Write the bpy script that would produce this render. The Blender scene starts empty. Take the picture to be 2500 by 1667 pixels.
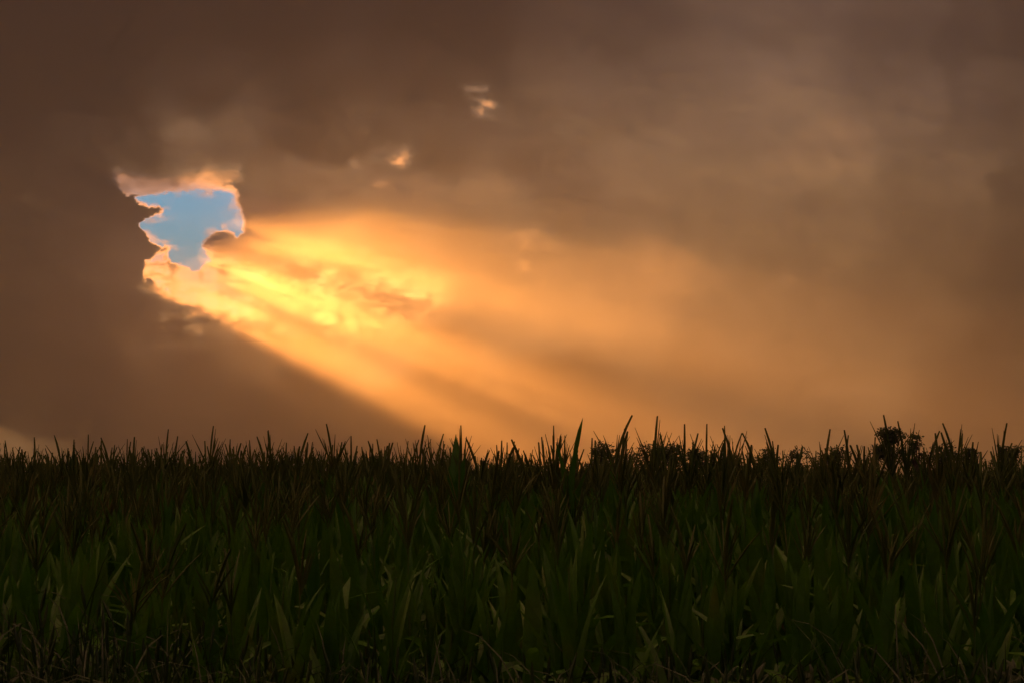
import bpy, math, random
import numpy as np
from mathutils import Vector

R = math.radians
scene = bpy.context.scene

# ---------------------------------------------------------------- camera
cam_data = bpy.data.cameras.new('camera')
cam_data.sensor_width = 36.0
cam_data.lens = 49.45
cam_data.clip_start = 0.05
cam_data.clip_end = 60000.0
cam = bpy.data.objects.new('camera', cam_data)
scene.collection.objects.link(cam)
cam.location = (0.0, 0.0, 2.2)
cam.rotation_euler = (R(90.0 + 5.5), 0.0, 0.0)
scene.camera = cam

# ---------------------------------------------------------------- sun and sky
SUN_AZIMUTH = -24.8       # degrees clockwise from +Y, behind the cloud to the left
SUN_ELEVATION = 12.6
world = bpy.data.worlds.new('World')
scene.world = world
world.use_nodes = True
wn, wl = world.node_tree.nodes, world.node_tree.links
wn.clear()
w_out = wn.new('ShaderNodeOutputWorld')
w_bg = wn.new('ShaderNodeBackground')
w_sky = wn.new('ShaderNodeTexSky')
w_sky.sky_type = 'NISHITA'
w_sky.sun_disc = False
w_sky.sun_elevation = R(SUN_ELEVATION)
w_sky.sun_rotation = R(SUN_AZIMUTH)
w_sky.air_density = 1.4
w_sky.dust_density = 0.0
w_sky.ozone_density = 10.0
w_bg.inputs['Strength'].default_value = 0.028
wl.new(w_sky.outputs[0], w_bg.inputs['Color'])
wl.new(w_bg.outputs[0], w_out.inputs['Surface'])

sun_data = bpy.data.lights.new('sun', 'SUN')
sun_data.energy = 5.0
sun_data.angle = R(0.45)
sun_data.color = (1.0, 0.415, 0.10)
sun = bpy.data.objects.new('sun', sun_data)
scene.collection.objects.link(sun)
sa, se = R(SUN_AZIMUTH), R(SUN_ELEVATION)
to_sun = Vector((math.sin(sa) * math.cos(se), math.cos(sa) * math.cos(se), math.sin(se)))
sun.rotation_euler = to_sun.to_track_quat('Z', 'Y').to_euler()
sun.location = to_sun * 50.0

scene.view_settings.view_transform = 'Standard'
scene.view_settings.look = 'None'
scene.view_settings.exposure = 3.5
scene.view_settings.gamma = 1.0
scene.view_settings.use_curve_mapping = False
scene.cycles.use_denoising = True
scene.cycles.max_bounces = 5
scene.cycles.diffuse_bounces = 3
scene.cycles.glossy_bounces = 2
scene.cycles.transmission_bounces = 4
scene.cycles.transparent_max_bounces = 12
scene.cycles.volume_bounces = 1

# ---------------------------------------------------------------- helpers
def link(o):
    scene.collection.objects.link(o)
    return o


def lattice_noise(p, seed):
    """Smooth value noise in -1..1 at the points p (n, 3)."""
    i = np.floor(p).astype(np.int64)
    f = p - i
    f = f * f * f * (f * (f * 6 - 15) + 10)
    total = np.zeros(len(p))
    for dx in (0, 1):
        for dy in (0, 1):
            for dz in (0, 1):
                h = ((i[:, 0] + dx) * 374761393 + (i[:, 1] + dy) * 668265263 + (i[:, 2] + dz) * 2147483647 + seed * 974711) & 0xFFFFFFFF
                h = ((h ^ (h >> 13)) * 1274126177) & 0xFFFFFFFF
                h = (h ^ (h >> 16)) & 0xFFFF
                w = (f[:, 0] if dx else 1 - f[:, 0]) * (f[:, 1] if dy else 1 - f[:, 1]) * (f[:, 2] if dz else 1 - f[:, 2])
                total += w * (h / 32767.5 - 1.0)
    return total


def fractal(p, seed, octaves=5, gain=0.5):
    out = np.zeros(len(p))
    a = 1.0
    for k in range(octaves):
        out += a * lattice_noise(p * (2.03 ** k) + 17.3 * k, seed + k)
        a *= gain
    return out


def material(name):
    m = bpy.data.materials.new(name)
    m.use_nodes = True
    m.node_tree.nodes.clear()
    return m, m.node_tree.nodes, m.node_tree.links


def mesh_from(name, verts, faces, mat=None, smooth=False):
    """verts (n,3) and equal-sided faces (m,k) as numpy arrays."""
    me = bpy.data.meshes.new(name)
    verts = np.asarray(verts, dtype=np.float32)
    faces = np.asarray(faces, dtype=np.int32)
    k = faces.shape[1]
    me.vertices.add(len(verts))
    me.vertices.foreach_set('co', verts.ravel())
    me.loops.add(faces.size)
    me.loops.foreach_set('vertex_index', faces.ravel())
    me.polygons.add(len(faces))
    me.polygons.foreach_set('loop_start', np.arange(0, faces.size, k, dtype=np.int32))
    me.polygons.foreach_set('use_smooth', np.full(len(faces), smooth))
    me.update(calc_edges=True)
    if mat:
        me.materials.append(mat)
    return me


# ---------------------------------------------------------------- the cloud layer
# A closed deck of cloud, 2.6 km up overhead, standing like a wall on the horizon 9 km away.
# Its optical depth is the one quantity that shapes it: thick cloud hides the sun,
# thin cloud glows from behind, and the gap lets the sun into the hazy air below.
HOLE = [
    (-15.22, 10.93), (-14.98, 11.05), (-14.54, 11.13), (-14, 11.21), (-13.45, 11.31), (-12.56, 11.37), (-12.01, 11.39), (-11.56, 11.37),
    (-11.3, 11.24), (-11.33, 10.96), (-11.15, 10.75), (-11.04, 10.47), (-10.97, 10.08), (-10.99, 9.74), (-11.16, 9.57), (-11.41, 9.7), (-11.64, 9.8),
    (-11.97, 9.74), (-12.19, 9.65), (-12.36, 9.47), (-12.55, 9.27), (-12.57, 9.1), (-12.4, 8.94), (-12.29, 8.75), (-12.25, 8.58), (-12.44, 8.41),
    (-12.66, 8.26), (-12.85, 8.11), (-12.99, 8.19), (-13.19, 8.33), (-13.44, 8.35), (-13.66, 8.42), (-13.85, 8.58), (-13.94, 8.8), (-13.83, 8.97),
    (-13.95, 9.11), (-14.28, 9.12), (-14.5, 9.22), (-14.67, 9.44), (-14.89, 9.7), (-15.09, 9.94), (-14.9, 10.12), (-14.52, 10.27), (-14.14, 10.4),
    (-14.09, 10.57), (-14.31, 10.7), (-14.64, 10.71), (-14.97, 10.75), (-15.14, 10.82),
]
BAND = [
    (-16.28, 12), (-15.98, 12.18), (-15.49, 12.07), (-14.95, 11.91), (-14.56, 11.87), (-13.91, 11.99), (-13.14, 12.22), (-12.36, 12.37),
    (-11.58, 12.48), (-11.07, 12.51), (-11.01, 11.87), (-11.28, 11.75), (-11.67, 11.59), (-12.01, 11.41), (-12.56, 11.35), (-13.45, 11.29),
    (-14, 11.18), (-14.54, 11.1), (-15.19, 10.99), (-15.68, 11.02), (-15.96, 11.3), (-16.18, 11.56),
]
PUFF = [
    (-14.86, 8.6), (-14.48, 8.72), (-14.27, 9.07), (-13.83, 8.97), (-13.94, 8.63), (-13.82, 8.42), (-13.7, 7.86), (-13.74, 7.47), (-13.68, 7.14),
    (-13.9, 7.19), (-14.24, 7.45), (-14.51, 7.72), (-14.84, 7.66), (-14.96, 7.99), (-14.85, 8.27),
]
DEPTH = [
    (-20.53, 18.01, 345), (-16.4, 17.44, 241.4), (-10.38, 18.19, 138), (-3.2, 18.44, 92), (4.07, 18.43, 29.9), (11.22, 18.14, 20.6),
    (16.38, 17.77, 25.2), (18.69, 17.56, 32.1), (20.5, 17.37, 41.3), (-20.39, 13.99, 171.6), (-17.16, 15.08, 188.3), (-12.93, 15.03, 52.3),
    (-8.57, 15.58, 53.1), (-3.19, 15.72, 41.5), (4.05, 15.71, 19.8), (11.17, 15.46, 15.8), (16.28, 14.31, 17.8), (18.58, 14.14, 22.1),
    (20.39, 13.99, 27.9), (-20.29, 11.21, 62.7), (-18.36, 11.34, 58.6), (-17.1, 12.92, 75.1), (-15.44, 13.03, 39.8), (-13.24, 13.32, 21.2),
    (-11, 13.77, 25.3), (-9.24, 13.5, 41.9), (-6.76, 13.58, 32), (-3.18, 13.65, 25.5), (0.43, 13.5, 22.5), (5.83, 13.09, 16.3), (12.85, 12.83, 14.3),
    (17.85, 11.7, 19.3), (20.29, 11.21, 31.4), (-20.21, 8.89, 62.1), (-17.32, 9.04, 62), (-16.2, 10.45, 50), (-15.5, 9.13, 41.1), (-9.56, 11.59, 19),
    (-10.24, 10.36, 16.4), (-8.5, 10.76, 16.1), (-6.38, 11.51, 16.3), (-4.06, 11.55, 17.2), (-1.37, 11.4, 16.4), (2.23, 10.87, 18.8),
    (7.57, 10.43, 17.2), (12.79, 9.92, 16.8), (17.77, 9.02, 22.2), (20.19, 8.23, 33.4), (-20.13, 6.57, 62.1), (-17.25, 6.68, 62.1),
    (-15.63, 7.76, 45.5), (-14.6, 6.42, 53.8), (-10.91, 8.95, 16.6), (-9.86, 8.63, 16.6), (-8.47, 8.67, 15.5), (-6.71, 9.23, 17.4),
    (-4.94, 9.43, 19.2), (-2.26, 9.46, 18.2), (1.33, 9.46, 16.2), (1.32, 8.05, 13.5), (4, 8.03, 13), (5.78, 8.36, 12.1), (11.02, 7.73, 17.6),
    (16.07, 6.72, 20.4), (20.11, 5.73, 29.7), (-12.77, 7.42, 2.3), (-13.1, 6.98, 1.5), (-12.24, 6.8, 1.5), (-11.57, 7.28, 3), (-10.89, 7.91, 12.4),
    (-10.87, 6.78, 2.1), (-9.84, 7.24, 12.4), (-8.81, 7.96, 11.4), (-7.74, 6.84, 10.3), (-8.44, 6.56, 12.4), (-7.05, 7.64, 14.5), (-5.99, 7.83, 10.3),
    (-4.92, 6.96, 14.5), (-3.85, 7.33, 4.5), (-3.14, 6.98, 10.3), (-4.2, 6.26, 18.6), (-2.07, 7.69, 18.6), (-0.47, 8.05, 18.6), (-13.59, 6.28, 41.4),
    (-12.23, 6.05, 29), (-10.85, 5.65, 29), (-8.42, 5.34, 24.8), (-5.79, 5.19, 16.6), (-3.13, 5.39, 24.8), (0.43, 6.63, 13.5), (3.99, 6.62, 13),
    (9.26, 5.85, 16.7), (-20.05, 4.07, 70.4), (-16.85, 4.14, 70.4), (-12.7, 4.22, 62.1), (-8.39, 3.41, 53.8), (-3.12, 3.44, 49.7), (2.2, 3.8, 35.2),
    (7.49, 3.77, 22.2), (14.34, 4.2, 16.7), (20.05, 4.07, 24.1), (-16.79, 1.94, 70.4), (-10.1, 2, 70.4), (-3.11, 1.67, 62.1), (3.96, 1.67, 29.7),
    (10.91, 1.64, 20.4), (19.97, 1.57, 26), (-19.99, 2.32, 53.8), (-19.36, 2.16, 45.5), (-18.09, 2.26, 70.4), (-19.95, 1.08, 17.6),
    (-19.01, 1.08, 17.6), (-18.22, 1.26, 24.8), (-17.4, 0.76, 19.7), (-16.1, 0.51, 22.8), (-14.62, 0.34, 26.9), (-16.78, 1.43, 62.1),
    (-14.8, 1.11, 62.1), (-12.62, 0.6, 70.4), (-8.35, 0.44, 82.8), (0.42, 0.44, 37.3), (10.89, 0.43, 20.4), (19.93, 0.41, 26),
]
THIN_SPOTS = [
    (-1.29, 15.05, 0.66, 1.3), (-0.92, 15.37, 0.35, 0.8), (-4.88, 13.31, 0.52, 1.2), (-4.43, 13.15, 0.35, 0.6), (-6.04, 12.73, 0.35, 0.7),
    (-19.12, 10.79, 0.17, 1.2), (-5.05, 11.8, 0.28, 0.7), (0.25, 8.76, 0.42, 0.6), (11.2, 8.07, 0.35, 0.5), (0.97, 9.91, 0.56, 0.4),
    (-11.9, 7.01, 0.24, 0.7),
]


DECK_RADIUS, DECK_HEIGHT = 9000.0, 2600.0


def polygon_distance(a, e, poly):
    """Signed distance in degrees to a polygon, negative inside."""
    best = np.full(a.shape, 1e9)
    inside = np.zeros(a.shape, dtype=bool)
    n = len(poly)
    for k in range(n):
        x0, y0 = poly[k]
        x1, y1 = poly[(k + 1) % n]
        ex, ey = x1 - x0, y1 - y0
        t = np.clip(((a - x0) * ex + (e - y0) * ey) / (ex * ex + ey * ey + 1e-12), 0, 1)
        best = np.minimum(best, np.hypot(a - x0 - t * ex, e - y0 - t * ey))
        cross = ((y0 > e) != (y1 > e)) & (a < ex * (e - y0) / (ey + 1e-12) + x0)
        inside ^= cross
    return np.where(inside, -best, best)


def step(lo, hi, x):
    t = np.clip((x - lo) / (hi - lo), 0, 1)
    return t * t * (3 - 2 * t)


def build_cloud_deck():
    az = np.concatenate([np.arange(-180, -26, 3.0), np.linspace(-26, 26, 860), np.arange(29, 181, 3.0)])
    az[-1] = 180.0
    el = np.concatenate([np.linspace(-0.4, 21.5, 430), np.linspace(22.5, 88.0, 40)])
    A, E = np.meshgrid(az, el)
    a, e = A.ravel(), E.ravel()
    ar, er = np.radians(a), np.radians(e)
    d = np.stack([np.sin(ar) * np.cos(er), np.cos(ar) * np.cos(er), np.sin(er)], 1)
    r = ((np.hypot(d[:, 0], d[:, 1]) / DECK_RADIUS) ** 4 + (np.abs(d[:, 2]) / DECK_HEIGHT) ** 4) ** -0.25
    q = d * np.array([1.0, 1.0, 1.6])
    # slow drift of the layer and finer billows
    wa = a + 0.55 * fractal(q * 26, 3, 4)
    we = e + 0.40 * fractal(q * 26, 9, 4)
    num = np.zeros(len(a))
    den = np.zeros(len(a))
    for ca, ce, depth in DEPTH:
        w = 1.0 / ((wa - ca) ** 2 + (1.25 * (we - ce)) ** 2 + 0.22) ** 2
        num += w * math.log(depth)
        den += w
    depth = num / den
    # beyond the surveyed part the deck simply goes on, uneven and thick
    off = np.maximum(step(21, 40, np.abs(a)), step(19.5, 34, e))
    # and towards the bright sky behind and overhead it breaks up
    broken = np.maximum(0.08 * step(80, 125, np.abs(a)), step(34, 58, e))
    further = math.log(13.0) + (math.log(2.8) - math.log(13.0)) * broken
    depth = depth * (1 - off) + (further + 0.35 * fractal(q * 5, 21, 3)) * off
    billow = fractal(q * 34, 31, 5, 0.55)
    depth = depth + 0.12 * billow * (1 - 0.75 * step(-4, 8, a)) + 0.045 * fractal(q * 9, 41, 3)
    # heaped, sharp-edged billows in the thin cloud beside the gap
    heap_zone = step(-15.5, -13, a) * (1 - step(-8, -1, a)) * step(4.6, 6.2, e) * (1 - step(8.4, 10.2, e))
    heap = 0.46 - np.abs(fractal(q * 62, 131, 2, 0.5)) - 0.42 * np.abs(fractal(q * 150, 137, 4, 0.55))
    depth = depth + 1.3 * heap * heap_zone
    # bright torn crests running down to the right from the gap
    along = step(-13.6, -12.2, a) * (1 - step(-4.5, -1.0, a))
    across = np.exp(-((e - (8.35 + 0.13 * (-12.5 - a))) / 0.95) ** 2)
    torn = 1 - np.abs(fractal(q * 48 + 0.25 * fractal(q * 120, 177, 3)[:, None], 171, 5, 0.62))
    depth = depth - 0.9 * np.clip(torn - 0.45, 0, 1) ** 1.5 / 0.41 * along * across
    for ca, ce, size, amount in THIN_SPOTS:
        g = np.exp(-((wa - ca) ** 2 + (1.2 * (we - ce)) ** 2) / size ** 2)
        g = g * np.clip(0.7 + 0.5 * fractal(q * 120, 59, 5, 0.6), 0, 1.2)
        depth = np.minimum(depth, np.maximum(depth - amount * g, 1.75))
    tau = np.exp(np.maximum(depth, 0.75))
    # cloud edges round the gap: frayed at every scale
    near = (a > -18.5) & (a < -9) & (e > 5) & (e < 14)
    an, en, qn = a[near], e[near], q[near]
    fa = an + 0.06 * fractal(qn * 240, 71, 5, 0.7)
    fe = en + 0.06 * fractal(qn * 240, 83, 5, 0.7)
    tn = tau[near]
    billows = 0.5 - np.abs(fractal(qn * 75, 161, 2)) - 0.6 * np.abs(fractal(qn * 190, 167, 4, 0.6))
    band = polygon_distance(fa, fe, BAND)
    puff = polygon_distance(fa, fe, PUFF)
    gap = polygon_distance(fa, fe, HOLE)
    # the thin lip over the gap: thinnest along its lower edge
    lip = np.clip(en - (11.02 + 0.10 * (an + 15.2)), 0, 1.3)
    lip_depth = np.interp(lip, [0, 0.22, 0.45, 0.8, 1.3], [3.0, 3.6, 6.5, 9.5, 12.0]) * (1 + 0.35 * fractal(qn * 90, 97, 3))
    tn = tn + (np.maximum(lip_depth, 1.6) - tn) * (1 - step(-1.0, 1.0, band / (0.08 + 0.30 * np.clip(lip / 0.8, 0, 1)))) * step(0.2, 1.2, lip_depth + 0.6)
    puff_depth = 3.2 * np.exp(1.6 * billows)
    tn = tn + (np.maximum(puff_depth, 1.0) - tn) * (1 - step(-0.12, 0.05, puff))
    frill = np.clip(0.75 + 0.75 * fractal(qn * 40, 113, 2), 0.3, 1.6) * np.interp(an, [-15.5, -14.2, -13.0], [0.22, 0.40, 0.8])
    rim = np.interp(np.where(gap > 0, gap / frill, gap), [-1, -0.035, 0.02, 0.10, 0.22, 0.40], [0.0, 0.0, 2.0, 2.6, 6.0, 60.0])
    veil = 0.03 + 0.16 * np.clip(fractal(qn * 60, 151, 4) + np.interp(en, [8.4, 11.4], [0.5, -0.2]), 0, 1)
    feather = np.clip(fractal(qn * 95, 181, 4, 0.6) + 0.1, 0, 1) * (1 - step(0.0, 0.45, -gap))
    rim = np.maximum(rim, veil + 1.6 * feather * (gap < 0))
    tn = np.minimum(tn, rim)
    tau[near] = tn
    # thick cloud hangs lower and bulges: relief follows the billows
    r = r * (1.0 + 0.0022 * fractal(q * 22, 31, 3) + 0.008 * fractal(q * 8, 41, 2))
    v = d * r[:, None]
    nx, ny = len(az), len(el)
    i = np.arange(nx * ny).reshape(ny, nx)
    f = np.stack([i[:-1, :-1], i[1:, :-1], i[1:, 1:], i[:-1, 1:]], -1).reshape(-1, 4)
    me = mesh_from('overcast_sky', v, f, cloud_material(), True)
    at = me.attributes.new('optical_depth', 'FLOAT', 'POINT')
    at.data.foreach_set('value', tau.astype(np.float32))
    o = link(bpy.data.objects.new('overcast_sky', me))
    o['kind'] = 'structure'
    o['label'] = 'brown overcast evening sky with a torn gap of blue'
    return o


def cloud_material():
    m, n, l = material('cloud')
    out = n.new('ShaderNodeOutputMaterial')
    at = n.new('ShaderNodeAttribute')
    at.attribute_name = 'optical_depth'

    def op(kind, a, b=None):
        x = n.new('ShaderNodeMath')
        x.operation = kind
        for k, v in enumerate((a, b)):
            if v is None:
                continue
            if isinstance(v, (int, float)):
                x.inputs[k].default_value = v
            else:
                l.new(v, x.inputs[k])
        return x.outputs[0]
    tau = at.outputs['Fac']
    direct = op('EXPONENT', op('MULTIPLY', tau, -0.45))           # unscattered light
    diffuse = op('DIVIDE', 1.0, op('ADD', 1.0, op('POWER', op('MULTIPLY', tau, 0.23), 1.9)))  # forward-scattered share
    tl = n.new('ShaderNodeBsdfTranslucent')
    tint = n.new('ShaderNodeMixRGB')                             # warm sun glow tinted into thin cloud, cool skylight blue into thick
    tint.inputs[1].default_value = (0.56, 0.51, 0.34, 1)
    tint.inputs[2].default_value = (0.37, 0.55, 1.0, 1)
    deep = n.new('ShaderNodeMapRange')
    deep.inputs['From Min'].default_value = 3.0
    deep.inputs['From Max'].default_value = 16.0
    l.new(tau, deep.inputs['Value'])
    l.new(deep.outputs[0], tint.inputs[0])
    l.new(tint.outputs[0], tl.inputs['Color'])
    df = n.new('ShaderNodeBsdfDiffuse')
    df.inputs['Color'].default_value = (0.11, 0.13, 0.165, 1)
    mix = n.new('ShaderNodeMixShader')
    l.new(diffuse, mix.inputs[0])
    l.new(df.outputs[0], mix.inputs[1])
    l.new(tl.outputs[0], mix.inputs[2])
    tr = n.new('ShaderNodeBsdfTransparent')
    mix2 = n.new('ShaderNodeMixShader')
    l.new(direct, mix2.inputs[0])
    l.new(mix.outputs[0], mix2.inputs[1])
    l.new(tr.outputs[0], mix2.inputs[2])
    l.new(mix2.outputs[0], out.inputs['Surface'])
    return m


build_cloud_deck()


def build_gobo_cloud():
    """An unseen sheet added beyond the deck: its bars block and split the light that reaches the gap."""
    s = np.array(to_sun)
    u = np.cross(s, [0, 0, 1.0])
    u /= np.linalg.norm(u)
    w = np.cross(u, s)
    gap = 8850.0 * np.array([math.sin(R(-13.0)) * math.cos(R(9.8)), math.cos(R(-13.0)) * math.cos(R(9.8)), math.sin(R(9.8))])
    c = gap + 9000.0 * s
    nx, ny = 160, 120
    X, Y = np.meshgrid(np.linspace(-900, 850, nx), np.linspace(-1500, 1500, ny))
    x, y = X.ravel(), Y.ravel()
    p = np.stack([x / 420.0, y / 420.0, 0 * x], 1)
    # the light-blocking bars fan out slightly
    bar = (481.0 - y) / (x + 2231.0) + 0.006 * fractal(p, 205, 3)
    tau = np.interp(bar, BAR_AT, BAR_DEPTH) * np.clip(1 + 0.4 * fractal(p * 1.7, 211, 4), 0.2, 2)
    edge = np.minimum(np.minimum(x + 900, 850 - x) / 350, (1500 - np.abs(y)) / 500)
    tau = tau * np.clip(edge, 0, 1)
    v = c + x[:, None] * u + y[:, None] * w + (120 * fractal(p, 221, 4))[:, None] * s
    i = np.arange(nx * ny).reshape(ny, nx)
    f = np.stack([i[:-1, :-1], i[1:, :-1], i[1:, 1:], i[:-1, 1:]], -1).reshape(-1, 4)
    me = mesh_from('gobo_cloud_bars', v, f, bpy.data.materials['cloud'], True)
    at = me.attributes.new('optical_depth', 'FLOAT', 'POINT')
    at.data.foreach_set('value', tau.astype(np.float32))
    o = link(bpy.data.objects.new('gobo_cloud_bars', me))
    o['kind'] = 'structure'
    o['label'] = 'unseen cloud bars added to split the sunbeams'


BAR_AT = [-1.0, 0.075, 0.100, 0.165, 0.180, 0.205, 0.220, 0.250, 0.268, 0.285, 0.310, 0.325, 0.340, 0.355, 0.375, 1.5]
BAR_DEPTH = [0.0, 0.0, 2.2, 2.8, 1.0, 1.0, 3.2, 3.2, 0.9, 0.5, 0.5, 1.2, 1.0, 0.1, 0.0, 0.0]
build_gobo_cloud()  # out-of-sight cloud bars, added to break the sunlight into shafts

# ---------------------------------------------------------------- hazy air under the deck
def build_haze():
    hx, y0, y1, z0, z1 = 4200.0, -2500.0, 7300.0, -1.0, 1150.0
    v = [(x, y, z) for x in (-hx, hx) for y in (y0, y1) for z in (z0, z1)]
    f = [(0, 1, 3, 2), (4, 6, 7, 5), (0, 4, 5, 1), (2, 3, 7, 6), (0, 2, 6, 4), (1, 5, 7, 3)]
    m, n, l = material('haze_air')
    out = n.new('ShaderNodeOutputMaterial')
    pv = n.new('ShaderNodeVolumePrincipled')
    pv.inputs['Color'].default_value = (0.6, 0.6, 0.6, 1)
    pv.inputs['Absorption Color'].default_value = (1.0, 0.46, 0.01, 1)
    pv.inputs['Density'].default_value = 2.6e-4
    pv.inputs['Anisotropy'].default_value = 0.79
    l.new(pv.outputs[0], out.inputs['Volume'])
    o = link(bpy.data.objects.new('haze', mesh_from('haze', v, f, m)))
    o['kind'] = 'stuff'
    o['label'] = 'thin evening haze lit by slanting sunbeams'
    return o


build_haze()

# ---------------------------------------------------------------- ground
def build_ground():
    m, n, l = material('field_soil')
    out = n.new('ShaderNodeOutputMaterial')
    b = n.new('ShaderNodeBsdfPrincipled')
    b.inputs['Roughness'].default_value = 0.95
    ns = n.new('ShaderNodeTexNoise')
    ns.inputs['Scale'].default_value = 1.7
    ns.inputs['Detail'].default_value = 8
    geo = n.new('ShaderNodeNewGeometry')
    l.new(geo.outputs['Position'], ns.inputs['Vector'])
    cr = n.new('ShaderNodeValToRGB')
    cr.color_ramp.elements[0].color = (0.030, 0.022, 0.014, 1)
    cr.color_ramp.elements[1].color = (0.075, 0.056, 0.034, 1)
    l.new(ns.outputs['Fac'], cr.inputs[0])
    l.new(cr.outputs[0], b.inputs['Base Color'])
    l.new(b.outputs[0], out.inputs['Surface'])
    k = 12000.0
    me = mesh_from('ground', [(-k, -k, 0), (k, -k, 0), (k, k, 0), (-k, k, 0)], [(0, 1, 2, 3)], m)
    o = link(bpy.data.objects.new('ground', me))
    o['kind'] = 'structure'
    o['label'] = 'dark bare soil under the corn field'


build_ground()

# ---------------------------------------------------------------- plant materials
def leaf_material(name, dark, light, dry, translucency=0.35, gloss=0.025):
    m, n, l = material(name)
    out = n.new('ShaderNodeOutputMaterial')
    geo = n.new('ShaderNodeNewGeometry')
    broad = n.new('ShaderNodeTexNoise')
    broad.inputs['Scale'].default_value = 2.3
    broad.inputs['Detail'].default_value = 3
    l.new(geo.outputs['Position'], broad.inputs['Vector'])
    ramp = n.new('ShaderNodeValToRGB')
    e = ramp.color_ramp.elements
    e[0].position, e[0].color = 0.30, (*dark, 1)
    e[1].position, e[1].color = 0.58, (*light, 1)
    x = e.new(0.74)
    x.color = (*dry, 1)
    l.new(broad.outputs['Fac'], ramp.inputs[0])
    fine = n.new('ShaderNodeTexNoise')
    fine.inputs['Scale'].default_value = 34
    fine.inputs['Detail'].default_value = 4
    l.new(geo.outputs['Position'], fine.inputs['Vector'])
    mr = n.new('ShaderNodeMapRange')
    mr.inputs['To Min'].default_value = 0.7
    mr.inputs['To Max'].default_value = 1.25
    l.new(fine.outputs['Fac'], mr.inputs['Value'])
    mul = n.new('ShaderNodeVectorMath')
    mul.operation = 'SCALE'
    l.new(ramp.outputs[0], mul.inputs[0])
    l.new(mr.outputs[0], mul.inputs['Scale'])
    df = n.new('ShaderNodeBsdfDiffuse')
    tl = n.new('ShaderNodeBsdfTranslucent')
    gl = n.new('ShaderNodeBsdfGlossy')
    gl.inputs['Roughness'].default_value = 0.45
    gl.inputs['Color'].default_value = (0.8, 0.8, 0.8, 1)
    l.new(mul.outputs[0], df.inputs['Color'])
    l.new(mul.outputs[0], tl.inputs['Color'])
    a = n.new('ShaderNodeMixShader')
    a.inputs[0].default_value = translucency
    l.new(df.outputs[0], a.inputs[1])
    l.new(tl.outputs[0], a.inputs[2])
    b = n.new('ShaderNodeMixShader')
    b.inputs[0].default_value = gloss
    l.new(a.outputs[0], b.inputs[1])
    l.new(gl.outputs[0], b.inputs[2])
    l.new(b.outputs[0], out.inputs['Surface'])
    return m


M_LEAF = leaf_material('corn_leaf', (0.026, 0.100, 0.004), (0.055, 0.145, 0.006), (0.080, 0.13, 0.010))
M_STALK = leaf_material('corn_stalk', (0.035, 0.085, 0.010), (0.060, 0.11, 0.014), (0.10, 0.11, 0.025), 0.1)
M_TASSEL = leaf_material('corn_tassel', (0.034, 0.066, 0.008), (0.060, 0.082, 0.011), (0.095, 0.095, 0.018), 0.2, 0.02)
M_HUSK = leaf_material('corn_husk', (0.07, 0.10, 0.02), (0.11, 0.13, 0.035), (0.15, 0.12, 0.05), 0.2)
M_WEED = leaf_material('weed_leaf', (0.010, 0.030, 0.003), (0.020, 0.046, 0.004), (0.030, 0.050, 0.006), 0.3, 0.03)
M_TREE = leaf_material('tree_leaf', (0.020, 0.040, 0.008), (0.040, 0.065, 0.012), (0.060, 0.060, 0.015), 0.35, 0.04)
M_BARK = leaf_material('tree_bark', (0.040, 0.030, 0.020), (0.075, 0.055, 0.040), (0.10, 0.08, 0.06), 0.0, 0.01)
SLOT = {'leaf': 0, 'stalk': 1, 'tassel': 2, 'ear': 3}
CORN_MATS = [M_LEAF, M_STALK, M_TASSEL, M_HUSK]

rng = np.random.default_rng(20)


# ---------------------------------------------------------------- plant shapes, as (verts, triangles)
def join(parts):
    vs, fs, n = [], [], 0
    for v, f in parts:
        vs.append(v)
        fs.append(f + n)
        n += len(v)
    return np.concatenate(vs), np.concatenate(fs)


def quads_to_tris(f):
    f = np.asarray(f)
    return np.concatenate([f[:, [0, 1, 2]], f[:, [0, 2, 3]]])


def blade(length, width, lean, bend, power=1.4, rings=8, twist=0.0, fold=0.22, wave=0.0, phase=0.0, kink=None):
    """A corn leaf leaving the stalk at the origin towards +X: folded along the midrib, tapered, arching over."""
    s = np.linspace(0, 1, rings)
    ang = lean + bend * s ** power
    if kink:
        ang = ang + kink[1] * step(kink[0] - 0.06, kink[0] + 0.06, s)
    ds = length / (rings - 1)
    mid = np.zeros((rings, 3))
    for k in range(1, rings):
        a = 0.5 * (ang[k] + ang[k - 1])
        mid[k] = mid[k - 1] + ds * np.array([math.sin(a), 0.0, math.cos(a)])
    w = width * np.maximum(np.minimum(1.0, 0.55 + 2.2 * s) * (1 - s ** 2.2) ** 0.8, 0.02)
    tw = twist * s
    side = np.stack([np.zeros(rings), np.cos(tw), np.zeros(rings)], 1)
    nrm = np.stack([-np.cos(ang), np.zeros(rings), np.sin(ang)], 1)
    side = side + nrm * np.sin(tw)[:, None]
    up = nrm * (fold * w)[:, None]
    rip = nrm * (wave * w * np.sin(s * 11 + phase))[:, None]
    v = np.empty((rings * 3, 3))
    v[0::3] = mid + side * (w / 2)[:, None] + up + rip
    v[1::3] = mid
    v[2::3] = mid - side * (w / 2)[:, None] + up - rip
    f = []
    for k in range(rings - 1):
        o = 3 * k
        f += [(o, o + 3, o + 4, o + 1), (o + 1, o + 4, o + 5, o + 2)]
    return v, quads_to_tris(f)


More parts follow.
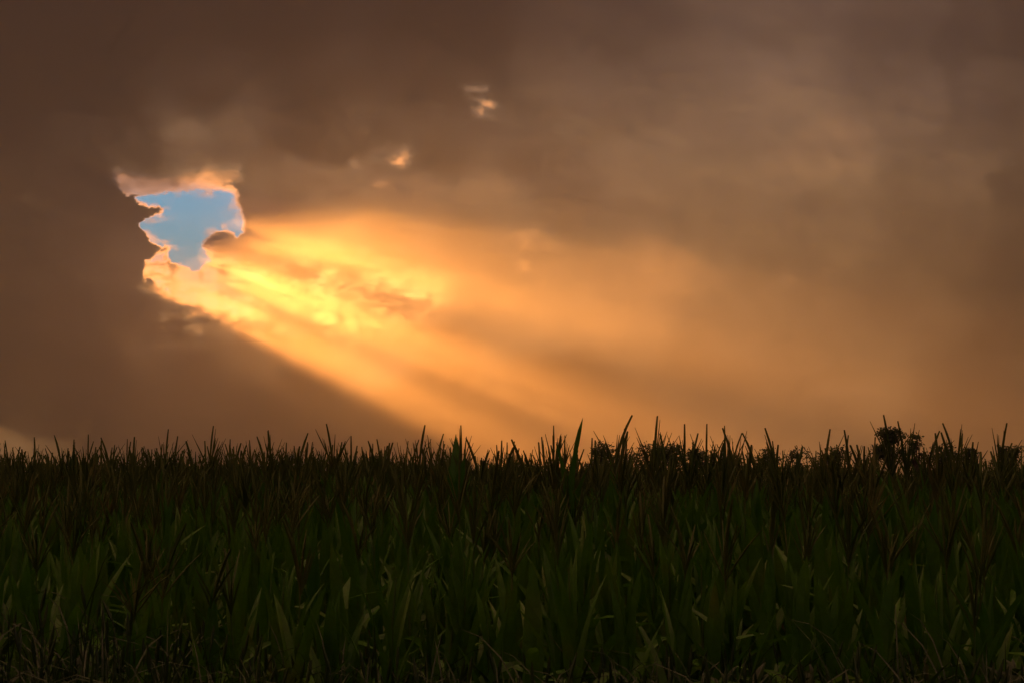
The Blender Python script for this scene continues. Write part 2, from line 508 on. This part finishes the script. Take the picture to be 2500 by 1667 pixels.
def tube(points, radii, sides=5):
    points = np.asarray(points, float)
    n = len(points)
    t = np.gradient(points, axis=0)
    t /= np.linalg.norm(t, axis=1)[:, None] + 1e-9
    ref = np.where(np.abs(t[:, 2:3]) > 0.9, np.array([[1.0, 0, 0]]), np.array([[0, 0, 1.0]]))
    u = np.cross(t, ref)
    u /= np.linalg.norm(u, axis=1)[:, None] + 1e-9
    w = np.cross(t, u)
    a = np.linspace(0, 2 * math.pi, sides, endpoint=False)
    ring = u[:, None, :] * np.cos(a)[None, :, None] + w[:, None, :] * np.sin(a)[None, :, None]
    v = (points[:, None, :] + ring * np.asarray(radii)[:, None, None]).reshape(-1, 3)
    f = []
    for k in range(n - 1):
        for j in range(sides):
            j2 = (j + 1) % sides
            f.append((k * sides + j, k * sides + j2, (k + 1) * sides + j2, (k + 1) * sides + j))
    return v, quads_to_tris(f)


def tassel_shape(r, branches, spread, length):
    """A stiff central spike and a whorl of thinner side spikes, all lumpy with hanging anthers."""
    parts = []
    k = 7
    z = np.linspace(0, length, k)
    sway = r.uniform(-0.10, 0.10, 2)
    p = np.stack([sway[0] * (z / length) ** 2, sway[1] * (z / length) ** 2, z], 1)
    rad = 0.0105 * np.array([0.4, 0.55, 0.95, 0.85, 1.0, 0.9, 0.6]) * r.uniform(0.85, 1.1)
    parts.append(tube(p, rad, 4))
    for b in range(branches):
        az = r.uniform(0, 2 * math.pi)
        lean = r.uniform(0.35, 1.0) * spread
        ln = length * r.uniform(0.45, 0.78)
        s = np.linspace(0, 1, 4)
        a = lean + r.uniform(-0.1, 0.35) * s
        x = np.concatenate([[0], np.cumsum(np.sin(a[1:]) * ln / 3)])
        zz = np.concatenate([[0], np.cumsum(np.cos(a[1:]) * ln / 3)])
        z0 = length * r.uniform(0.05, 0.3)
        p = np.stack([x * math.cos(az), x * math.sin(az), zz + z0], 1)
        parts.append(tube(p, np.array([0.0035, 0.0060, 0.0055, 0.0020]) * r.uniform(0.85, 1.2), 3))
    return join(parts)


def rot_z(v, a):
    c, s = math.cos(a), math.sin(a)
    return v @ np.array([[c, s, 0], [-s, c, 0], [0, 0, 1.0]])


def corn_variant(seed, erect=False, tassel=True, broad=1.0, flag=True):
    """List of (part, verts, tris, location, turn about Z) for a plant whose tassel tip is about 2.46 m up."""
    r = np.random.default_rng(seed)
    out = []
    top = 2.02 if tassel else 2.12
    zs = np.linspace(0, top, 11)
    lean = r.uniform(-0.04, 0.04, 2)
    cx, cy = lean[0] * (zs / top) ** 2, lean[1] * (zs / top) ** 2
    rad = np.interp(zs, [0, 1.0, 1.7, top], [0.014, 0.012, 0.007, 0.004]) * (1 + 0.16 * (np.arange(11) % 2))
    out.append(('stalk',) + tube(np.stack([cx, cy, zs], 1), rad, 6) + ((0, 0, 0), 0.0))
    n = 11
    base_az = r.uniform(0, 2 * math.pi)
    for k in range(n):
        z = 0.32 + (top - 0.66) * (k / (n - 1)) ** 0.95
        az = base_az + math.pi * k + r.normal(0, 0.35)
        t = z / (top - 0.3)
        length = np.interp(t, [0.1, 0.5, 0.8, 1.0], [0.65, 0.98, 0.74, 0.38]) * r.uniform(0.85, 1.15)
        width = np.interp(t, [0.1, 0.5, 0.85, 1.0], [0.066, 0.096, 0.084, 0.056]) * r.uniform(0.85, 1.15) * broad
        ln = np.interp(t, [0.1, 0.6, 1.0], [0.34, 0.19, 0.11]) * r.uniform(0.7, 1.3)
        bend = np.interp(t, [0.1, 0.55, 0.8, 1.0], [1.7, 1.05, 0.42, 0.22]) * r.uniform(0.45, 1.3)
        if erect and t > 0.72:
            ln, bend, length, width = r.uniform(0.03, 0.12), r.uniform(0.02, 0.16), length * 1.05, width * 1.3
        if not tassel and flag and k >= n - 3:
            z, ln, bend, length, width = top - 0.30 + 0.05 * (k - n), 0.03 + 0.06 * (n - k), 0.10, 0.74 + 0.12 * (k - n + 1), 0.125
        kink = (r.uniform(0.4, 0.7), r.uniform(0.5, 1.2)) if r.random() < 0.22 and t < 0.75 else None
        v, f = blade(length, width, ln, bend, r.uniform(1.1, 1.9), 9 if t > 0.4 else 7, r.normal(0, 0.5), r.uniform(0.12, 0.3),
                     r.uniform(0.02, 0.10), r.uniform(0, 6), kink)
        i = int(np.clip(z / top * 10, 0, 10))
        out.append(('leaf', v, f, (cx[i], cy[i], z), az))
    if tassel:
        v, f = tassel_shape(r, int(r.integers(6, 14)), r.uniform(0.18, 0.62), r.uniform(0.40, 0.58))
        out.append(('tassel', v, f, (cx[-1], cy[-1], top - 0.02), 0.0))
    if r.random() < 0.7:
        z = np.linspace(0, 0.26, 6)
        p = np.stack([0.02 + 0.25 * z, 0 * z, z], 1)
        v, f = tube(p, [0.010, 0.026, 0.030, 0.027, 0.018, 0.003], 7)
        out.append(('ear', v, f, (0, 0, 0.95 + r.uniform(-0.1, 0.15)), r.uniform(0, 6.28)))
    return out


VARIANTS = [corn_variant(100 + k) for k in range(12)] + [corn_variant(200 + k, erect=True) for k in range(3)] \
    + [corn_variant(300 + k, erect=True, tassel=False, broad=1.25) for k in range(2)] \
    + [corn_variant(400 + k, erect=k % 2 == 0, tassel=False, flag=False) for k in range(4)]
N_PLAIN, N_TOP, N_ALL = 12, 15, 21


def variant_meshes(variant):
    parts = []
    for name, v, f, loc, turn in variant:
        me = mesh_from('corn_' + name, v, f, CORN_MATS[SLOT[name]], name in ('stalk', 'ear'))
        parts.append((name, me, loc, turn))
    return parts


VARIANT_MESHES = [variant_meshes(v) for v in VARIANTS]


def corn_plant(kind, x, y, turn, size, stretch, tilt, label, group=None):
    root = link(bpy.data.objects.new('corn_plant', None))
    root.empty_display_size = 0.2
    root.location = (x, y, 0)
    root.rotation_euler = (tilt[0], tilt[1], turn)
    root.scale = (size, size, size * stretch)
    root['label'] = label
    root['category'] = 'corn plant'
    if group:
        root['group'] = group
    for name, me, loc, rz in VARIANT_MESHES[kind]:
        p = link(bpy.data.objects.new(name, me))
        p.parent = root
        p.location = loc
        p.rotation_euler = (0, 0, rz)
    return root


# ---------------------------------------------------------------- the corn field
CAMERA_HEIGHT = 2.2
TIP = 2.46                                     # tassel tip of an unscaled plant


def tip_height(x, y, r):
    """The edge of the field is stunted; a few rows in, the corn has its full height."""
    full = np.interp(x / y, [-0.36, -0.05, 0.1, 0.36], [16.0, 13.5, 11.5, 10.5])
    back = np.interp(x / y, [-0.1, 0.1], [2.46, 2.31])
    return np.interp(y, [6.6, full, full + 2.5, 60], [1.93, 2.47, back, back + 0.02]) + r.normal(0, 0.085)


# plants that stand out against the sky: (bearing x/y, distance, tip height, kind, label)
STANDOUTS = [
    (0.0415, 10.6, 2.60, 15, 'corn plant with broad bare upright blades, tallest leaves against the glow near mid-field'),
    (-0.0390, 11.2, 2.50, 16, 'corn plant with one broad blade leaning left under the brightest sunbeam'),
    (0.1430, 10.8, 2.46, 12, 'corn plant with a stiff pointed blade just right of the first low treetops'),
    (0.0984, 10.9, 2.56, 3, 'corn plant with a tall lone tassel spike above the first low treetops'),
    (0.2832, 10.4, 2.56, 5, 'corn plant with a tall straight tassel spike just right of the round leafy tree'),
    (0.0291, 11.4, 2.55, 7, 'corn plant with a tall tassel just left of the broad upright blades'),
    (0.0724, 11.6, 2.55, 8, 'corn plant with a spreading tassel over the left end of the treetops'),
    (0.1365, 11.5, 2.51, 1, 'corn plant with a thin tassel spike standing clear right of the low treetops'),
    (0.1724, 11.2, 2.53, 4, 'corn plant with a tall tassel spike between the low treetops and the tree'),
    (0.2210, 11.0, 2.50, 9, 'corn plant with a tassel spike, first of a trio left of the leafy tree'),
    (0.2390, 11.0, 2.51, 2, 'corn plant with a tassel spike, second of a trio left of the leafy tree'),
    (0.2473, 11.1, 2.51, 6, 'corn plant with a tassel spike, third of a trio left of the leafy tree'),
    (0.3262, 10.6, 2.52, 0, 'corn plant with a left-leaning tassel spike far right of the leafy tree'),
    (0.3157, 10.5, 2.49, 10, 'corn plant with a short thick tassel far right of the leafy tree'),
    (0.3618, 10.5, 2.51, 11, 'corn plant with a tassel at the right edge of the field'),
    (-0.0684, 13.0, 2.62, 2, 'corn plant with a tall straight tassel at the foot of the lowest sunbeam'),
    (-0.1272, 13.5, 2.63, 9, 'corn plant with a tall tassel left of the foot of the sunbeam'),
    (-0.3197, 15.5, 2.64, 4, 'corn plant with a tall tassel, leftmost of three near the glowing strip of horizon'),
    (-0.2826, 15.5, 2.61, 8, 'corn plant with a tall tassel, middle one of three near the glowing strip of horizon'),
    (-0.2479, 15.5, 2.60, 1, 'corn plant with a tall tassel, rightmost of three near the glowing strip of horizon'),
]


def build_field():
    r = np.random.default_rng(7)
    spots = []
    for sx, y, tip, kind, label in STANDOUTS:
        corn_plant(kind, sx * y, y, r.uniform(0, 6.28), tip / TIP, 1.0, (0, 0), label)
    y = 6.9
    row = 0
    while y < 44:
        half = 0.375 * y + 0.5
        x = -half + r.uniform(0, 0.2)
        while x < half:
            px, py = x + r.normal(0, 0.03), y + r.normal(0, 0.05) + 0.02 * x
            if r.random() > 0.05:
                spots.append((px, py, row))
            x += r.uniform(0.16, 0.26) if y < 22 else r.uniform(0.24, 0.40)
        y += 0.72 if y < 22 else 0.95
        row += 1
    near = 276
    ordinals = ['first', 'second', 'third', 'fourth', 'fifth', 'sixth', 'seventh', 'eighth', 'ninth', 'tenth']

    def where(px, py, row):
        b = px / py
        part = ('below the blue gap in the cloud' if b < -0.2 else 'left of the foot of the lowest sunbeam' if b < -0.05
                else 'in mid-field below the bright glow' if b < 0.08 else 'below the low treetops' if b < 0.22
                else 'at the end below the round leafy tree')
        size = 'short ' if row < 2 else ''
        return '%s%s-row corn plant, counted from the front, %s' % (size, ordinals[row], part), '%s row of corn from the front' % ordinals[row]
    joined_v, joined_f, joined_m, count = [], [], [], 0
    for k, (px, py, row) in enumerate(spots):
        kind = int(r.integers(0, N_PLAIN)) if r.random() < 0.70 else int(r.integers(N_PLAIN, N_TOP))
        if row < 4 and r.random() < 0.45:
            kind = int(r.integers(N_TOP + 2, N_ALL))          # edge plants that never tasselled
        tip = tip_height(px, py, r)
        size = tip / TIP
        wide = max(size, 0.86) * r.uniform(0.92, 1.08)
        turn = r.uniform(0, 6.28)
        tilt = (r.normal(0, 0.035), r.normal(0, 0.045))
        if k < near:
            label, group = where(px, py, row)
            corn_plant(kind, px, py, turn, wide, size / wide, tilt, label, group)
            continue
        far = py > 19
        for name, v, f, loc, rz in VARIANTS[kind]:
            if far and (name == 'ear' or (name == 'leaf' and loc[2] < 1.25)):
                continue
            w = rot_z(rot_z(v, rz) + np.array(loc), turn) * np.array([wide, wide, size])
            w[:, 0] += tilt[1] * w[:, 2] + px
            w[:, 1] += -tilt[0] * w[:, 2] + py
            joined_v.append(w)
            joined_f.append(f + count)
            joined_m.append(np.full(len(f), SLOT[name], dtype=np.int32))
            count += len(w)
    me = mesh_from('corn_mass', np.concatenate(joined_v), np.concatenate(joined_f))
    for m in CORN_MATS:
        me.materials.append(m)
    me.polygons.foreach_set('material_index', np.concatenate(joined_m))
    o = link(bpy.data.objects.new('corn_vegetation', me))
    o['kind'] = 'stuff'
    o['label'] = 'dense mass of tasselled corn stretching back to the horizon'


build_field()


# ---------------------------------------------------------------- weeds along the field edge
def build_weeds():
    r = np.random.default_rng(11)
    shapes = []
    for k in range(10):
        shapes.append(blade(r.uniform(0.45, 0.8), r.uniform(0.008, 0.018), r.uniform(0.05, 0.3), r.uniform(0.6, 2.2), 1.6, 6, r.normal(0, 0.6), 0.1))
    broad = []
    for k in range(6):
        broad.append(blade(r.uniform(0.07, 0.14), r.uniform(0.03, 0.055), r.uniform(0.5, 1.1), r.uniform(0.3, 1.2), 1.2, 4, 0, 0.15))
    vs, fs, n = [], [], 0

    def put(shape, loc, turn, s):
        nonlocal n
        v, f = shape
        w = rot_z(v * s, turn) + np.array(loc)
        vs.append(w)
        fs.append(f + n)
        n += len(w)
    for k in range(620):
        y = r.uniform(5.4, 7.3)
        x = r.uniform(-0.38, 0.38) * y
        h = 1.12 + 0.20 * r.random() + np.interp(x / y, [-0.36, -0.22, -0.08, 0.36], [0.34, 0.22, 0.0, 0.04]) * r.random()
        h += 0.10 * (6.5 - y)
        stem = np.stack([np.linspace(0, r.normal(0, 0.1), 5), np.linspace(0, r.normal(0, 0.1), 5), np.linspace(0, h, 5)], 1)
        sv, sf = tube(stem, [0.006, 0.005, 0.004, 0.003, 0.002], 3)
        vs.append(sv + np.array([x, y, 0]))
        fs.append(sf + n)
        n += len(sv)
        grassy = r.random() < 0.93
        for j in range(9 if grassy else 26):
            t = 0.45 + 0.55 * r.random()
            c = stem[0] * (1 - t) + stem[-1] * t
            if grassy:
                put(shapes[int(r.integers(0, 10))], (x + c[0], y + c[1], c[2] - 0.25), r.uniform(0, 6.28), r.uniform(0.6, 1.0))
            else:
                a = r.uniform(0, 6.28)
                d = 0.16 * r.random() * (1.2 - t)
                put(broad[int(r.integers(0, 6))], (x + c[0] + d * math.cos(a), y + c[1] + d * math.sin(a), c[2]), a, r.uniform(0.6, 1.3))
        if grassy and r.random() < 0.5:      # a bristly seed head
            z = np.linspace(0, 0.11, 4)
            hd = np.stack([0.2 * z * r.normal(), 0.2 * z * r.normal(), z], 1) + stem[-1] + np.array([x, y, 0])
            sv, sf = tube(hd, [0.003, 0.008, 0.007, 0.002], 4)
            vs.append(sv)
            fs.append(sf + n)
            n += len(sv)
    me = mesh_from('weeds', np.concatenate(vs), np.concatenate(fs), M_WEED)
    o = link(bpy.data.objects.new('weeds', me))
    o['kind'] = 'stuff'
    o['label'] = 'dark tangle of weeds and tall grass along the field edge'


build_weeds()


# ---------------------------------------------------------------- trees behind the field
def build_tree(x, y, height, half_width, leaves, seed, label, airy=False):
    r = np.random.default_rng(seed)
    root = link(bpy.data.objects.new('leafy_tree', None))
    root.location = (x, y, 0)
    root['label'] = label
    root['category'] = 'tree'
    root['group'] = 'trees behind the corn'
    fork = height * (0.5 if airy else 0.3)
    parts = []
    trunk = np.stack([r.normal(0, 0.03, 5).cumsum(), r.normal(0, 0.03, 5).cumsum(), np.linspace(0, fork, 5)], 1)
    trunk[0] = 0
    parts.append(tube(trunk, np.linspace(0.11, 0.07, 5) * height / 3.5, 7))
    clumps = []
    for k in range(17 if airy else 16):
        a = r.uniform(0, 6.28)
        rr = half_width * math.sqrt(r.random()) * 0.8
        z = height * (r.uniform(0.66, 0.93) if airy else r.uniform(0.45, 0.92))
        room = 1.0 - 0.55 * max(0.0, (z / height - 0.6) / 0.4)
        c = np.array([rr * math.cos(a) * room, rr * math.sin(a) * room, z])
        clumps.append((c, r.uniform(0.22, 0.36) * half_width * (1.0 if airy else 1.4)))
        mid = 0.5 * (trunk[-1] + c) + r.normal(0, 0.08, 3)
        parts.append(tube(np.stack([trunk[-1], mid, c]), [0.05, 0.03, 0.008], 5))
    bark = link(bpy.data.objects.new('trunk', mesh_from('trunk', *join(parts), M_BARK, True)))
    bark.parent = root
    # leaves: pointed, folded, hanging every way from the twigs of each clump
    n = leaves
    which = r.integers(0, len(clumps), n)
    cen = np.array([clumps[k][0] for k in which])
    rad = np.array([clumps[k][1] for k in which])
    dirs = r.normal(0, 1, (n, 3))
    dirs /= np.linalg.norm(dirs, axis=1)[:, None]
    pos = cen + dirs * (rad * r.random(n) ** 0.45)[:, None] * np.array([1.25, 1.25, 0.85])
    ax = r.normal(0, 1, (n, 3)) + np.array([0, 0, -0.5])
    ax /= np.linalg.norm(ax, axis=1)[:, None]
    sd = np.cross(ax, r.normal(0, 1, (n, 3)))
    sd /= np.linalg.norm(sd, axis=1)[:, None]
    ln = r.uniform(0.09, 0.15, n)[:, None]
    wd = ln * r.uniform(0.45, 0.65, n)[:, None]
    v = np.empty((n, 4, 3))
    v[:, 0] = pos
    v[:, 1] = pos + ax * ln * 0.5 + sd * wd * 0.5
    v[:, 2] = pos + ax * ln
    v[:, 3] = pos + ax * ln * 0.5 - sd * wd * 0.5
    i = np.arange(n)[:, None] * 4
    f = np.concatenate([i + np.array([0, 1, 2]), i + np.array([0, 2, 3])])
    crown = link(bpy.data.objects.new('crown', mesh_from('crown', v.reshape(-1, 3), f, M_TREE)))
    crown.parent = root


# (bearing x/y, distance, height and half width in metres, leaves, airy, label)
TREES = [
    (0.0665, 58.0, 3.63, 0.95, 2400, False, 'low bushy treetop, leftmost of the trees behind the corn'),
    (0.0880, 60.0, 3.80, 1.10, 2720, False, 'bushy treetop, highest of the low clump behind the tall lone tassel'),
    (0.1100, 61.0, 3.74, 1.05, 2720, False, 'bushy treetop just right of the tall lone tassel'),
    (0.1330, 62.0, 3.55, 1.00, 2400, False, 'low treetop where the first clump slopes down to the right'),
    (0.1560, 63.0, 3.40, 0.90, 2080, False, 'very low treetop barely showing over the corn mid-way along the trees'),
    (0.1790, 62.0, 3.53, 0.95, 2400, False, 'low treetop at the left start of the second clump of trees'),
    (0.2030, 61.0, 3.59, 0.95, 2400, False, 'rounded treetop left of the trio of tassel spikes'),
    (0.2260, 60.0, 3.74, 0.90, 2560, False, 'rounded dark treetop behind the trio of tassel spikes'),
    (0.2670, 58.0, 4.61, 0.95, 2600, True, 'round leafy tree with sky between its leaves, tallest of all'),
    (0.2865, 59.0, 4.28, 0.42, 672, True, 'small thin-leaved tree close on the right of the round leafy tree'),
    (0.3050, 60.0, 3.80, 0.75, 1600, False, 'low bushy tree right of the two airy trees'),
    (0.3230, 61.0, 3.63, 0.60, 1120, False, 'low ragged bush between the airy trees and the right-hand tree'),
    (0.3520, 60.0, 3.78, 0.80, 1520, True, 'spreading tree cut by the right edge of the picture'),
]
for k, (bx, y, h, hw, nl, airy, label) in enumerate(TREES):
    build_tree(bx * y, y, h, hw, nl, 500 + k, label, airy)
